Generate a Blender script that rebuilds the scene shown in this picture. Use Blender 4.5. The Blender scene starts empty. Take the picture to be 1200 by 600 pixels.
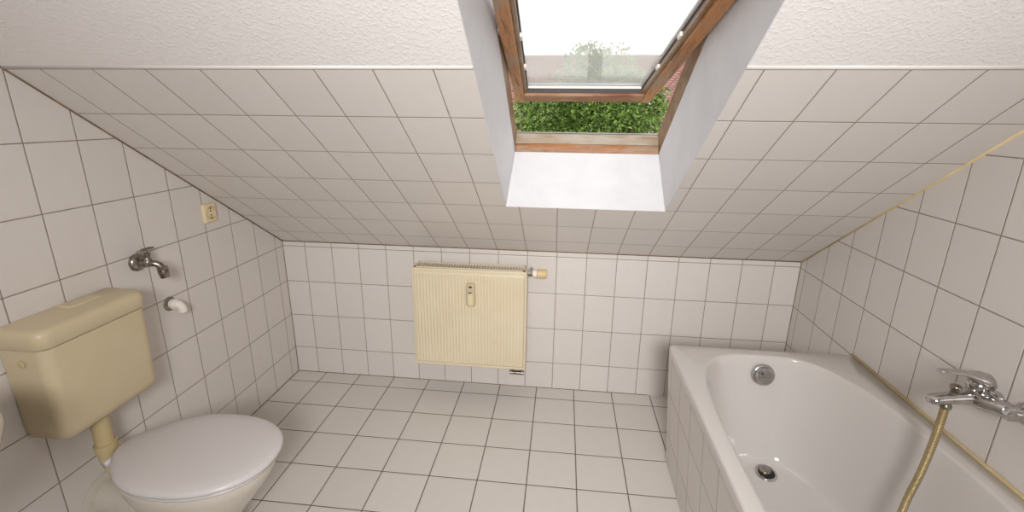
import bpy, bmesh, math, random
from mathutils import Vector, Matrix
C = bpy.context.scene.collection
SC = bpy.context.scene
PI = math.pi
random.seed(7)

# ------------------------------------------------------------------ measures
H = .7861            # height of the knee wall
W = 2.6442           # room width
A = .608             # pitch of the sloping ceiling
CA, SA = math.cos(A), math.sin(A)
YB = -3.45           # wall behind the camera
ZC = 2.42            # flat ceiling
S_TILE = 1.344       # how far up the slope the tiles go
def W3(x, s, o=0.0): # slope coordinates: s up along the slope, o outwards
    return Vector((x, -s*CA + o*SA, H + s*SA + o*CA))

# ------------------------------------------------------------------ node helpers
def lin(c):
    return tuple(((v/255)/12.92 if v/255 <= .04045 else ((v/255+.055)/1.055)**2.4) for v in c)
class N:
    def __init__(s, name):
        s.m = bpy.data.materials.new(name); s.m.use_nodes = True
        s.t = s.m.node_tree; s.t.nodes.clear()
        s.out = s.t.nodes.new('ShaderNodeOutputMaterial')
        s.b = s.t.nodes.new('ShaderNodeBsdfPrincipled')
        s.l(s.b.outputs[0], s.out.inputs[0])
    def l(s, a, b): s.t.links.new(a, b)
    def n(s, typ, **k):
        x = s.t.nodes.new(typ)
        for a, v in k.items(): setattr(x, a, v)
        return x
    def put(s, sock, v):
        if isinstance(v, bpy.types.NodeSocket): s.l(v, sock)
        else: sock.default_value = v
    def math(s, op, *a, clamp=False):
        x = s.n('ShaderNodeMath', operation=op); x.use_clamp = clamp
        for i, v in enumerate(a): s.put(x.inputs[i], v)
        return x.outputs[0]
    def dot(s, a, v):
        x = s.n('ShaderNodeVectorMath', operation='DOT_PRODUCT'); s.l(a, x.inputs[0]); x.inputs[1].default_value = v
        return x.outputs['Value']
    def mix(s, f, a, b):
        x = s.n('ShaderNodeMix', data_type='RGBA')
        s.put(x.inputs[0], f)
        s.put(x.inputs[6], a if isinstance(a, bpy.types.NodeSocket) else (*a, 1))
        s.put(x.inputs[7], b if isinstance(b, bpy.types.NodeSocket) else (*b, 1))
        return x.outputs[2]
    def coords(s):
        return s.n('ShaderNodeTexCoord').outputs['Object']
    def noise(s, vec, scale, detail=2, rough=.5, sc=None):
        if sc:
            mp = s.n('ShaderNodeMapping'); s.l(vec, mp.inputs[0]); mp.inputs['Scale'].default_value = sc; vec = mp.outputs[0]
        x = s.n('ShaderNodeTexNoise'); s.l(vec, x.inputs['Vector'])
        x.inputs['Scale'].default_value = scale; x.inputs['Detail'].default_value = detail; x.inputs['Roughness'].default_value = rough
        return x.outputs['Fac']
    def ramp(s, f, *st):
        x = s.n('ShaderNodeValToRGB'); s.l(f, x.inputs[0]); e = x.color_ramp.elements
        while len(e) < len(st): e.new(.5)
        for i, (p, c) in enumerate(st): e[i].position = p; e[i].color = (*c, 1)
        return x.outputs[0]
    def range(s, f, a, b, c=0, d=1, smooth=False):
        x = s.n('ShaderNodeMapRange'); x.interpolation_type = 'SMOOTHSTEP' if smooth else 'LINEAR'
        s.l(f, x.inputs[0]); x.inputs[1].default_value = a; x.inputs[2].default_value = b
        x.inputs[3].default_value = c; x.inputs[4].default_value = d
        return x.outputs[0]
    def bump(s, h, strength, dist):
        x = s.n('ShaderNodeBump'); s.l(h, x.inputs['Height']); x.inputs['Strength'].default_value = strength
        x.inputs['Distance'].default_value = dist; s.l(x.outputs[0], s.b.inputs['Normal'])
    def set(s, **k):
        for a, v in k.items():
            nm = {'color': 'Base Color', 'rough': 'Roughness', 'metal': 'Metallic', 'spec': 'Specular IOR Level',
                  'coat': 'Coat Weight', 'coatr': 'Coat Roughness', 'trans': 'Transmission Weight'}[a]
            if a == 'color' and not isinstance(v, bpy.types.NodeSocket): v = (*v, 1)
            s.put(s.b.inputs[nm], v)
        return s

def tile_mat(name, U, u0, up, V, v0, vp, tile, grout, gw, rough=.35, spec=.4, grout_bump=.6):
    """ceramic tiles laid in a straight grid; U, V are the two directions of the grid"""
    m = N(name); P = m.coords()
    def axis(vec, o, p):
        t = m.math('DIVIDE', m.math('SUBTRACT', m.dot(P, vec), o), p)
        cell = m.math('FLOOR', t); f = m.math('SUBTRACT', t, cell)
        d = m.math('MULTIPLY', m.math('MINIMUM', f, m.math('SUBTRACT', 1.0, f)), p)
        return cell, d
    cu, du = axis(U, u0, up); cv, dv = axis(V, v0, vp)
    d = m.math('MINIMUM', du, dv)
    line = m.range(d, gw*.5-.0004, gw*.5+.0004, 1, 0)
    cm = m.n('ShaderNodeCombineXYZ'); m.l(cu, cm.inputs[0]); m.l(cv, cm.inputs[1])
    wn = m.n('ShaderNodeTexWhiteNoise', noise_dimensions='2D'); m.l(cm.outputs[0], wn.inputs['Vector'])
    per = m.range(wn.outputs['Value'], 0, 1, 0, 1)
    t1 = tile; t2 = tuple(c*.955 for c in tile)
    base = m.mix(per, t1, t2)
    mott = m.noise(P, 22, 4, .6)
    base = m.mix(m.range(mott, .42, .68, 0, .5), base, tuple(c*k for c, k in zip(tile, (.96, .945, .93))))
    gn = m.noise(P, 14, 3, .6)
    gcol = m.mix(m.range(gn, .3, .7), grout, tuple(c*1.45 for c in grout))
    m.set(color=m.mix(line, base, gcol), spec=spec,
          rough=m.math('ADD', m.math('MULTIPLY', line, .5), rough))
    h = m.range(d, gw*.5-.0008, gw*.5+.0025, 0, 1, True)
    fine = m.noise(P, 55, 2, .5)
    hh = m.math('ADD', h, m.math('MULTIPLY', fine, .10))
    m.bump(hh, grout_bump, .0016)
    return m.m

T_WALL = lin((222, 216, 211)); T_FLOOR = lin((217, 212, 206)); GROUT = lin((128, 116, 106)); GROUT_F = lin((92, 85, 79))
M = {}
M['tile_back'] = tile_mat('white_tiles_back', (1,0,0), .1252, .15, (0,0,1), .1557, .2008, T_WALL, GROUT, .0030)
M['tile_left'] = tile_mat('white_tiles_left', (0,1,0), -.0632, .1491, (0,0,1), .1557, .2008, T_WALL, GROUT, .0030)
M['tile_right'] = tile_mat('white_tiles_right', (0,1,0), -.0477, .1491, (0,0,1), .1524, .2008, T_WALL, GROUT, .0030)
M['tile_slope'] = tile_mat('white_tiles_slope', (1,0,0), .1048, .1519, (0,-CA,SA), H*SA + 1.344, .199, T_WALL, GROUT, .0027)
M['tile_floor'] = tile_mat('white_floor_tiles', (1,0,0), .172, .2031, (0,1,0), -.100, .2031, T_FLOOR, GROUT_F, .0042, rough=.5)
M['tile_bath'] = tile_mat('white_tiles_bath', (0,1,0), -.73, .1491, (0,0,1), .155, .2, T_WALL, GROUT, .0026)
M['tile_bath_end'] = tile_mat('white_tiles_bath_end', (1,0,0), 1.99, .15, (0,0,1), .155, .2, T_WALL, GROUT, .0026)

def simple(name, col, rough=.5, metal=0, spec=.5, coat=0, mott=None, bump=None):
    m = N(name); c = col
    if mott:
        n = m.noise(m.coords(), mott[0], 3, .6)
        c = m.mix(m.range(n, .35, .7), col, mott[1])
    m.set(color=c, rough=rough, metal=metal, spec=spec, coat=coat)
    if bump: m.bump(m.noise(m.coords(), bump[0], 3, .6), bump[1], bump[2])
    return m.m
M['woodchip'] = simple('woodchip_wallpaper', lin((236, 229, 221)), .9, spec=.2)
def woodchip():
    m = N('white_woodchip_paint'); P = m.coords()
    m.set(color=lin((234, 230, 228)), rough=.85, spec=.25)
    v = m.noise(P, 105, 3, .62); w = m.noise(P, 190, 2, .5)
    h = m.math('ADD', m.range(v, .46, .66, 0, 1, True), m.math('MULTIPLY', w, .35))
    m.bump(h, .32, .0022)
    return m.m
M['woodchip'] = woodchip()
M['lining'] = simple('white_painted_lining', lin((214, 213, 214)), .6, spec=.25, mott=(9, lin((207, 206, 208))), bump=(60, .3, .0015))
M['plaster'] = simple('plain_plaster', lin((225, 220, 214)), .9)
M['bead'] = simple('white_joint_bead', lin((222, 218, 213)), .45)
M['joint_brown'] = simple('brown_joint', lin((112, 92, 72)), .8, mott=(18, lin((150, 128, 104))))
M['joint_ochre'] = simple('ochre_sealant', lin((224, 203, 156)), .5, mott=(12, lin((204, 180, 130))))
M['enamel'] = simple('bath_enamel', lin((204, 199, 195)), .12, spec=.5, coat=.3)
M['ceramic'] = simple('toilet_ceramic', lin((212, 204, 192)), .15, coat=.3)
M['lid'] = simple('toilet_lid_plastic', lin((212, 207, 206)), .28)
M['cistern'] = simple('yellowed_plastic', lin((208, 193, 162)), .38, mott=(7, lin((204, 188, 154))))
M['cistern_pipe'] = simple('yellowed_pipe_plastic', lin((200, 182, 138)), .4)
M['grey_plastic'] = simple('grey_white_plastic', lin((205, 198, 186)), .45)
M['white_plastic'] = simple('white_plastic', lin((236, 230, 220)), .4)
M['cream_plastic'] = simple('cream_plastic', lin((228, 212, 172)), .4)
M['rad'] = simple('cream_radiator_enamel', lin((228, 215, 188)), .35, mott=(6, lin((223, 209, 180))))
M['rad_dark'] = simple('shade_dark_fins', lin((44, 28, 22)), .8)  # shade inside the radiator, painted dark into the fins and the plate
M['beige_plastic'] = simple('beige_valve_plastic', lin((222, 196, 150)), .45)
M['chrome'] = simple('chrome', lin((205, 203, 202)), .16, metal=1, mott=(30, lin((178, 175, 172))))
M['chrome_worn'] = simple('worn_chrome', lin((170, 164, 156)), .28, metal=1, mott=(60, lin((120, 112, 100))))
M['brass'] = simple('dull_brass', lin((176, 150, 96)), .35, metal=1)
M['black'] = simple('black_plastic', lin((30, 28, 28)), .5)
M['rubber'] = simple('dark_grey_gasket', lin((66, 62, 60)), .6)
M['alu'] = simple('grey_aluminium', lin((160, 156, 150)), .45, metal=.6)

def wood(name, axis, dark, light, worn, wamt):
    m = N(name); P = m.coords()
    sc = [26, 26, 26]; sc[axis] = 1.6
    if axis == 1: sc[2] = 3.0
    g = m.noise(P, 3.2, 5, .65, sc=tuple(sc)); g2 = m.noise(P, 9, 4, .6, sc=tuple(sc))
    col = m.ramp(g, (.3, dark), (.5, light), (.72, tuple(c*.8 for c in light)))
    col = m.mix(m.range(g2, .5, .75, 0, .45), col, dark)
    sc2 = [7, 7, 7]; sc2[axis] = 2.2
    if axis == 1: sc2[2] = 3.0
    wn = m.noise(P, 2.2, 4, .6, sc=tuple(sc2))
    col = m.mix(m.range(wn, .52-wamt, .62, 0, .85), col, worn)
    m.set(color=col, rough=.5, spec=.4); m.bump(g2, .25, .001)
    return m.m
WD, WL, WW = lin((92, 56, 32)), lin((164, 110, 66)), lin((160, 136, 112))
M['wood_x'] = wood('pine_rail_wood', 0, WD, WL, WW, .10)
M['wood_y'] = wood('pine_stile_wood', 1, WD, lin((186, 128, 76)), WW, .0)
M['wood_xr'] = wood('pine_sash_rail_wood', 0, lin((88, 50, 30)), lin((158, 98, 60)), lin((176, 138, 108)), .04)
M['wood_xg'] = wood('weathered_rail_wood', 0, lin((110, 88, 66)), lin((160, 140, 116)), lin((178, 170, 158)), .2)
M['wood_yg'] = wood('weathered_stile_wood', 1, lin((84, 62, 42)), lin((142, 108, 76)), lin((156, 138, 116)), .06)

def glass():
    m = N('dusty_window_glass'); m.t.nodes.remove(m.b)
    tr = m.n('ShaderNodeBsdfTransparent'); tr.inputs[0].default_value = (.985, .99, .99, 1)
    gl = m.n('ShaderNodeBsdfGlossy'); gl.inputs['Roughness'].default_value = .02
    df = m.n('ShaderNodeBsdfTranslucent'); df.inputs[0].default_value = (.96, .97, .96, 1)
    n = m.noise(m.coords(), 5, 3, .6)
    a = m.n('ShaderNodeMixShader'); m.l(m.range(n, .2, .8, .09, .16), a.inputs[0]); m.l(tr.outputs[0], a.inputs[1]); m.l(df.outputs[0], a.inputs[2])
    fr = m.n('ShaderNodeFresnel'); fr.inputs[0].default_value = 1.45
    b = m.n('ShaderNodeMixShader'); m.l(m.math('MULTIPLY', fr.outputs[0], .6), b.inputs[0]); m.l(a.outputs[0], b.inputs[1]); m.l(gl.outputs[0], b.inputs[2])
    m.l(b.outputs[0], m.out.inputs[0])
    return m.m
M['glass'] = glass()
def hose_mat():
    m = N('brass_chrome_wound_hose'); P = m.n('ShaderNodeTexCoord').outputs['UV']
    sp = m.n('ShaderNodeSeparateXYZ'); m.l(P, sp.inputs[0])
    t = m.math('FRACT', m.math('MULTIPLY', sp.outputs[1], 1.0))
    f = m.range(t, .35, .6, 0, 1)
    m.set(color=m.mix(f, lin((228, 214, 170)), lin((136, 116, 78))), metal=.6, rough=.35)
    return m.m
M['hose'] = hose_mat()
def leaf_mat(name, a, b):
    m = N(name); oi = m.n('ShaderNodeNewGeometry')
    r = oi.outputs['Random Per Island']
    c = m.ramp(r, (0, a), (.5, tuple((x+y)/2 for x, y in zip(a, b))), (1, b))
    m.set(color=c, rough=.55, spec=.3)
    tl = m.n('ShaderNodeBsdfTranslucent'); m.l(c, tl.inputs[0])
    mx = m.n('ShaderNodeMixShader'); mx.inputs[0].default_value = .3
    m.l(m.b.outputs[0], mx.inputs[1]); m.l(tl.outputs[0], mx.inputs[2]); m.l(mx.outputs[0], m.out.inputs[0])
    return m.m
M['leaf'] = leaf_mat('green_leaves', lin((16, 32, 12)), lin((128, 156, 66)))
M['leaf_pale'] = leaf_mat('pale_green_leaves', lin((96, 118, 70)), lin((196, 200, 140)))
M['bark'] = simple('bark', lin((92, 76, 60)), .9, bump=(30, .5, .01))
def rooftile():
    m = N('red_clay_roof_tiles'); P = m.coords()
    br = m.n('ShaderNodeTexBrick'); mp = m.n('ShaderNodeMapping'); m.l(P, mp.inputs[0])
    cb = m.n('ShaderNodeSeparateXYZ'); m.l(P, cb.inputs[0])
    cc = m.n('ShaderNodeCombineXYZ'); m.l(cb.outputs[0], cc.inputs[0]); m.l(cb.outputs[1], cc.inputs[1])
    m.l(cc.outputs[0], br.inputs['Vector'])
    br.inputs['Color1'].default_value = (*lin((158, 96, 82)), 1); br.inputs['Color2'].default_value = (*lin((124, 74, 66)), 1)
    br.inputs['Mortar'].default_value = (*lin((74, 50, 46)), 1)
    br.inputs['Scale'].default_value = 1; br.inputs['Brick Width'].default_value = .2; br.inputs['Row Height'].default_value = .17
    br.inputs['Mortar Size'].default_value = .03
    n = m.noise(P, 2.5, 4, .6)
    m.set(color=m.mix(m.range(n, .35, .75, 0, .5), br.outputs[0], lin((120, 98, 84))), rough=.85)
    m.bump(br.outputs['Fac'], -.6, .03)
    return m.m
M['roof'] = rooftile()
M['house'] = simple('pale_render', lin((226, 222, 212)), .9)
M['grass'] = simple('grass_ground', lin((86, 108, 58)), .95, mott=(1.5, lin((118, 126, 76))))

# ------------------------------------------------------------------ mesh helpers
def link(name, me, mat, parent=None, smooth=False, loc=None):
    o = bpy.data.objects.new(name, me); C.objects.link(o)
    if mat is not None: me.materials.append(mat)
    if smooth:
        for p in me.polygons: p.use_smooth = True
    if parent is not None: o.parent = parent
    return o
def wloc(o):
    v = Vector((0,0,0))
    while o is not None: v = v + Vector(o.location); o = o.parent
    return v
def build(name, bm, mat, parent=None, smooth=False, bevel=0, seg=2, angle=None):
    bmesh.ops.recalc_face_normals(bm, faces=bm.faces)
    me = bpy.data.meshes.new(name); bm.to_mesh(me); bm.free()
    if parent is not None:
        me.transform(Matrix.Translation(-wloc(parent)))
    o = link(name, me, mat, parent, smooth)
    if bevel:
        b = o.modifiers.new('bevel', 'BEVEL'); b.width = bevel; b.segments = seg; b.limit_method = 'ANGLE'; b.angle_limit = math.radians(35)
    if angle:
        for p in me.polygons: p.use_smooth = True
        me.set_sharp_from_angle(angle=math.radians(angle))
    return o
def root(name, loc, label, cat, group=None):
    o = bpy.data.objects.new(name, None); C.objects.link(o); o.location = loc; o.empty_display_size = .1
    o['label'] = label; o['category'] = cat
    if group: o['group'] = group
    return o
def struct(name, bm, mat, label=None, **k):
    o = build(name, bm, mat, **k); o['kind'] = 'structure'
    if label: o['label'] = label
    return o
def box(bm, x0, x1, y0, y1, z0, z1):
    v = [bm.verts.new(p) for p in ((x0,y0,z0),(x1,y0,z0),(x1,y1,z0),(x0,y1,z0),(x0,y0,z1),(x1,y0,z1),(x1,y1,z1),(x0,y1,z1))]
    for f in ((0,3,2,1),(4,5,6,7),(0,1,5,4),(1,2,6,5),(2,3,7,6),(3,0,4,7)): bm.faces.new([v[i] for i in f])
    return v
def hexa(bm, P):
    v = [bm.verts.new(p) for p in P]
    for f in ((0,3,2,1),(4,5,6,7),(0,1,5,4),(1,2,6,5),(2,3,7,6),(3,0,4,7)): bm.faces.new([v[i] for i in f])
def sbox(bm, x0, x1, s0, s1, o0, o1):
    hexa(bm, [W3(x0,s0,o0),W3(x1,s0,o0),W3(x1,s1,o0),W3(x0,s1,o0),W3(x0,s0,o1),W3(x1,s0,o1),W3(x1,s1,o1),W3(x0,s1,o1)])
def prism(bm, pts, vec):
    a = [bm.verts.new(p) for p in pts]; b = [bm.verts.new(Vector(p)+Vector(vec)) for p in pts]
    bm.faces.new(a); bm.faces.new(b[::-1]); n = len(a)
    for i in range(n): bm.faces.new([a[i], b[i], b[(i+1)%n], a[(i+1)%n]])
def loops(bm, L, close=True, cap0=False, cap1=False):
    V = [[bm.verts.new(p) for p in l] for l in L]; n = len(V[0])
    for a, b in zip(V, V[1:]):
        for i in range(n if close else n-1): bm.faces.new([a[i], a[(i+1)%n], b[(i+1)%n], b[i]])
    if cap0: bm.faces.new(V[0][::-1])
    if cap1: bm.faces.new(V[-1])
    return V
def frame_of(d):
    d = Vector(d).normalized(); u = d.cross(Vector((0,0,1)) if abs(d.z) < .95 else Vector((1,0,0))).normalized()
    return d, u, d.cross(u)
def tube(bm, pts, r, seg=14, caps=True):
    pts = [Vector(p) for p in pts]; L = []
    rr = r if isinstance(r, (list, tuple)) else [r]*len(pts)
    d, u, w = frame_of(pts[1]-pts[0])
    for i, p in enumerate(pts):
        t = (pts[min(i+1, len(pts)-1)]-pts[max(i-1, 0)]).normalized()
        u = (u - t*u.dot(t)).normalized(); w = t.cross(u)
        L.append([p + (u*math.cos(2*PI*k/seg)+w*math.sin(2*PI*k/seg))*rr[i] for k in range(seg)])
    loops(bm, L, True, caps, caps)
def lathe(bm, o, axis, prof, seg=32):
    """prof: (distance along axis, radius)"""
    o = Vector(o); d, u, w = frame_of(axis); L = []
    for a, r in prof: L.append([o + d*a + (u*math.cos(2*PI*k/seg)+w*math.sin(2*PI*k/seg))*max(r, 1e-4) for k in range(seg)])
    loops(bm, L, True, True, True)
def spline(pts, n=10):
    pts = [Vector(p) for p in pts]; P = [pts[0]*2-pts[1]] + pts + [pts[-1]*2-pts[-2]]; out = []
    for i in range(1, len(P)-2):
        for k in range(n):
            t = k/n; a, b, c, d = P[i-1:i+3]
            out.append(.5*((2*b)+(c-a)*t+(2*a-5*b+4*c-d)*t*t+(3*b-a-3*c+d)*t**3))
    out.append(pts[-1]); return out
def rrect(x0, x1, y0, y1, r, z, k=6):
    """rounded rectangle in plan; r = (r at x0y0, x1y0, x1y1, x0y1)"""
    if not isinstance(r, (list, tuple)): r = (r,)*4
    out = []
    for (cx, cy, a0, rr) in ((x0, y0, PI, r[0]), (x1, y0, 1.5*PI, r[1]), (x1, y1, 0, r[2]), (x0, y1, .5*PI, r[3])):
        sx = 1 if cx == x0 else -1; sy = 1 if cy == y0 else -1
        for i in range(k+1):
            a = a0 + .5*PI*i/k
            out.append(Vector((cx+sx*rr+rr*math.cos(a), cy+sy*rr+rr*math.sin(a), z)))
    return out

# ------------------------------------------------------------------ THE ROOM
bm = bmesh.new(); box(bm, -.14, W+.14, YB-.14, .14, -.15, 0)
struct('floor', bm, M['tile_floor'], 'white square floor tiles with dark grout lines')
bm = bmesh.new(); box(bm, 0, W, 0, .14, 0, H+.002)
struct('wall_back', bm, M['tile_back'], 'low white tiled knee wall behind the radiator')
yc = -(ZC-H)/math.tan(A)
def sidewall(name, x, dx, mat, label):
    bm = bmesh.new()
    t = .30  # the walls run up past the thickness of the roof
    prism(bm, [(x,.14,0),(x,YB,0),(x,YB,ZC+t),(x,yc,ZC+t),(x,.14,H+t)], (dx,0,0))
    struct(name, bm, mat, label)
sidewall('wall_left', 0, -.14, M['tile_left'], 'white tiled wall with the tap and the cistern')
sidewall('wall_right', W, .14, M['tile_right'], 'white tiled wall above the bathtub')
bm = bmesh.new(); box(bm, 0, W, YB-.14, YB, 0, ZC)
struct('wall_front', bm, M['plaster'], 'plain white wall behind the viewpoint')
# door in the wall behind the viewpoint
bm = bmesh.new(); box(bm, 1.0, 1.86, YB, YB+.035, 0, 2.02)
d = struct('door_1', bm, M['plaster'], 'plain white door', bevel=.004)
bm = bmesh.new()
for a, b, z0, z1 in ((.93, 1.0, 0, 2.09), (1.86, 1.93, 0, 2.09), (1.0, 1.86, 2.02, 2.09)): box(bm, a, b, YB, YB+.05, z0, z1)
build('door_frame', bm, M['white_plastic'], d)
bm = bmesh.new(); tube(bm, [(1.08, YB+.035, 1.05), (1.08, YB+.085, 1.05), (1.2, YB+.09, 1.05)], .009)
build('door_handle', bm, M['chrome'], d, smooth=True)

# skylight opening, in slope coordinates
XL, XR = 1.268, 1.8865       # at the face of the ceiling
XL2, XR2 = 1.287, 1.869      # where the lining meets the window frame
S0, S1 = .5435, 1.93
O2 = .25
# sloping ceiling: tiled lower part
def slab(bm, x0, x1, s0, s1, o0=0., o1=.2): sbox(bm, x0, x1, s0, s1, o0, o1)
bm = bmesh.new()
q_ = .0015
slab(bm, 0, W, 0, S0-q_); slab(bm, 0, XL-q_, S0-q_, S_TILE); slab(bm, XR+q_, W, S0-q_, S_TILE)
struct('wall_slope', bm, M['tile_slope'], 'tiled lower part of the sloping ceiling')
bm = bmesh.new(); sT = (ZC-H)/SA; e = 0
slab(bm, 0, XL-q_, S_TILE, sT, e, .2); slab(bm, XR+q_, W, S_TILE, sT, e, .2); slab(bm, XL-q_, XR+q_, S1+q_, sT, e, .2)
box(bm, 0, W, YB, yc, ZC, ZC+.15)
struct('ceiling', bm, M['woodchip'], 'white textured upper ceiling around the skylight')
# rounded bead of filler where the tiles stop
for n, (a, b) in enumerate(((0, XL), (XR, W))):
    bm = bmesh.new()
    tube(bm, [W3(a+.001, S_TILE+.006, .004), W3(b-.001, S_TILE+.006, .004)], .0075, 12)
    struct('trim_%d' % (1+n), bm, M['bead'], 'white filler bead along the top of the slope tiles', smooth=True)
# joints in the inner corners
def joint(n, pts, r, mat, label):
    bm = bmesh.new(); tube(bm, pts, r, 8); struct('trim_%d' % n, bm, mat, label, smooth=True)
joint(3, [(0, -.0005, H-.0005), (W, -.0005, H-.0005)], .0034, M['joint_brown'], 'brown joint between knee wall and sloping ceiling')
joint(4, [W3(.0005, 0, -.0005), W3(.0005, sT, -.0005)], .0036, M['joint_brown'], 'brown joint between left wall and sloping ceiling')
joint(5, [W3(W-.0005, 0, -.0005), W3(W-.0005, S_TILE, -.0005)], .0042, M['joint_ochre'], 'yellowed joint between right wall and sloping ceiling')
joint(6, [(0, 0, 0), (1.99, 0, 0)], .0026, M['joint_brown'], 'joint between knee wall and floor')
joint(7, [(0, 0, 0), (0, -1.6, 0)], .0030, M['joint_brown'], 'joint between left wall and floor')
joint(8, [(0, 0, 0), (0, 0, H)], .0028, M['joint_brown'], 'joint in the left corner')
joint(9, [(W, 0, 0), (W, 0, H)], .0028, M['joint_brown'], 'joint in the right corner')

# white lining of the skylight recess (tapers a little towards the window)
def quadslab(bm, p, off):
    hexa(bm, [*p, *[Vector(q)+Vector(off) for q in p]])
bm = bmesh.new(); t = .02
nX = Vector((1,0,0))
quadslab(bm, [W3(XL,S0,.001),W3(XL,S1,.001),W3(XL2,S1,O2),W3(XL2,S0,O2)], -nX*t)
quadslab(bm, [W3(XR,S0,.001),W3(XR,S1,.001),W3(XR2,S1,O2),W3(XR2,S0,O2)], nX*t)
quadslab(bm, [W3(XL,S0,.001),W3(XR,S0,.001),W3(XR2,S0,O2),W3(XL2,S0,O2)], W3(0,-t,0)-W3(0,0,0))
quadslab(bm, [W3(XL,S1,.001),W3(XR,S1,.001),W3(XR2,S1,O2),W3(XL2,S1,O2)], W3(0,t,0)-W3(0,0,0))
struct('trim_10', bm, M['lining'], 'white painted lining of the skylight recess')

# ------------------------------------------------------------------ THE SKYLIGHT WINDOW
win = bpy.data.objects.new('window_1', None); C.objects.link(win); win['kind'] = 'structure'
win['label'] = 'open wooden roof window with a tilted sash'; win.location = W3((XL2+XR2)/2, S0, O2)
SB, STP = .5435, 1.90
def bar(bm, x0, x1, s0, s1, o0, o1): sbox(bm, x0, x1, s0, s1, o0, o1)
for nm, x0, x1 in (('frame_jamb', XL2-.045, XL2), ('frame_jamb', XR2, XR2+.045)):
    bm = bmesh.new(); bar(bm, x0, x1, SB-.04, STP+.04, O2, .345); build(nm, bm, M['wood_yg'], win, bevel=.003)
bm = bmesh.new()     # lower rail: a stained front and a weathered top shelf
prism(bm, [W3(XL2, SB-.04, O2), W3(XL2, SB, O2), W3(XL2, SB+.010, .272), W3(XL2, SB+.010, .285), W3(XL2, SB-.04, .285)], (XR2-XL2, 0, 0))
build('frame_rail', bm, M['wood_x'], win, bevel=.002)
bm = bmesh.new()
prism(bm, [W3(XL2, SB-.03, .285), W3(XL2, SB+.012, .285), W3(XL2, SB+.016, .322), W3(XL2, SB+.004, .338), W3(XL2, SB-.03, .338)], (XR2-XL2, 0, 0))
build('frame_sill', bm, M['wood_xg'], win, bevel=.002)
bm = bmesh.new(); bar(bm, XL2, XR2, SB-.02, SB+.006, .3385, .344)
build('gasket', bm, M['alu'], win)
bm = bmesh.new(); bar(bm, XL2, XR2, STP, STP+.04, O2, .345); build('frame_rail', bm, M['wood_x'], win)
# outside cover flashing so the frame is closed to the roof
bm = bmesh.new()
for x0, x1 in ((XL2-.16, XL2-.045), (XR2+.045, XR2+.16)): bar(bm, x0, x1, SB-.2, STP+.15, .20, .335)
bar(bm, XL2-.045, XR2+.045, SB-.2, SB-.041, .20, .325); bar(bm, XL2-.045, XR2+.045, STP+.041, STP+.15, .2, .335)
build('flashing', bm, M['alu'], win)
# tilted sash
SP, OP, TH = 1.18, .238, math.radians(21.5)
XS0, XS1 = 1.297, 1.859
HL = .660
def Q(x, l, t=0): return W3(x - .034*l, SP - l*math.cos(TH) + t*math.sin(TH), OP + l*math.sin(TH) + t*math.cos(TH))
sash = bpy.data.objects.new('sash', None); C.objects.link(sash); sash.parent = win; sash.location = Q((XS0+XS1)/2, 0) - win.location
sash_w = Q((XS0+XS1)/2, 0)
def sbuild(name, bm, mat, **k):
    bmesh.ops.recalc_face_normals(bm, faces=bm.faces)
    me = bpy.data.meshes.new(name); bm.to_mesh(me); bm.free(); me.transform(Matrix.Translation(-sash_w))
    o = link(name, me, mat, sash)
    if k.get('bevel'):
        b = o.modifiers.new('bevel', 'BEVEL'); b.width = k['bevel']; b.segments = 2; b.limit_method = 'ANGLE'
    return o
def qbox(bm, x0, x1, l0, l1, t0, t1):
    hexa(bm, [Q(x0,l0,t0),Q(x1,l0,t0),Q(x1,l1,t0),Q(x0,l1,t0),Q(x0,l0,t1),Q(x1,l0,t1),Q(x1,l1,t1),Q(x0,l1,t1)])
rw, rt = .040, .058
rb = .088
for x0, x1, ix in ((XS0, XS0+rw, XS0+rw), (XS1-rw, XS1, XS1-rw)):
    bm = bmesh.new(); qbox(bm, x0, x1, -HL, HL, 0, rt); sbuild('sash_stile', bm, M['wood_y'], bevel=.003)
    sgn = 1 if ix < 1.5 else -1
    bm = bmesh.new(); a, b = sorted((ix, ix+sgn*.012)); qbox(bm, a, b, -HL+rw, HL-rb, .012, rt-.002)
    sbuild('glazing_bead', bm, M['wood_yg'], bevel=.002)
    bm = bmesh.new(); a, b = sorted((ix+sgn*.012, ix+sgn*.016)); qbox(bm, a, b, -HL+rw, HL-rb, .03, .036)
    sbuild('glass_seal', bm, M['rubber'])
    for l in (.02, .28):
        bm = bmesh.new(); a, b = sorted((ix+sgn*.011, ix+sgn*.019)); qbox(bm, a, b, l, l+.03, .018, .030)
        sbuild('clip', bm, M['white_plastic'])
for l0, l1 in ((-HL, -HL+rw), (HL-rb, HL)):
    bm = bmesh.new(); qbox(bm, XS0+rw, XS1-rw, l0, l1, .002, rt); sbuild('sash_rail', bm, M['wood_xr'], bevel=.003)
bm = bmesh.new(); qbox(bm, XS0+rw+.012, XS1-rw-.012, HL-rb-.006, HL-rb, .014, rt-.004); sbuild('gasket', bm, M['rubber'])
bm = bmesh.new(); qbox(bm, XS0+rw+.012, XS1-rw-.012, HL-rb-.010, HL-rb-.006, .030, .040); sbuild('spacer_strip', bm, M['white_plastic'])
bm = bmesh.new(); qbox(bm, XS0+rw+.012, XS1-rw-.012, -HL+rw, HL-rb-.006, .036, .042); sbuild('glass_pane', bm, M['glass'])
for x0, x1 in ((XL2, XS0), (XS1, XR2)):      # pivot hinges
    bm = bmesh.new(); lathe(bm, Q(x0, 0, .03), (1,0,0), [(0, .014), (x1-x0, .014)], 16); sbuild('pivot_hinge', bm, M['alu'])

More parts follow.
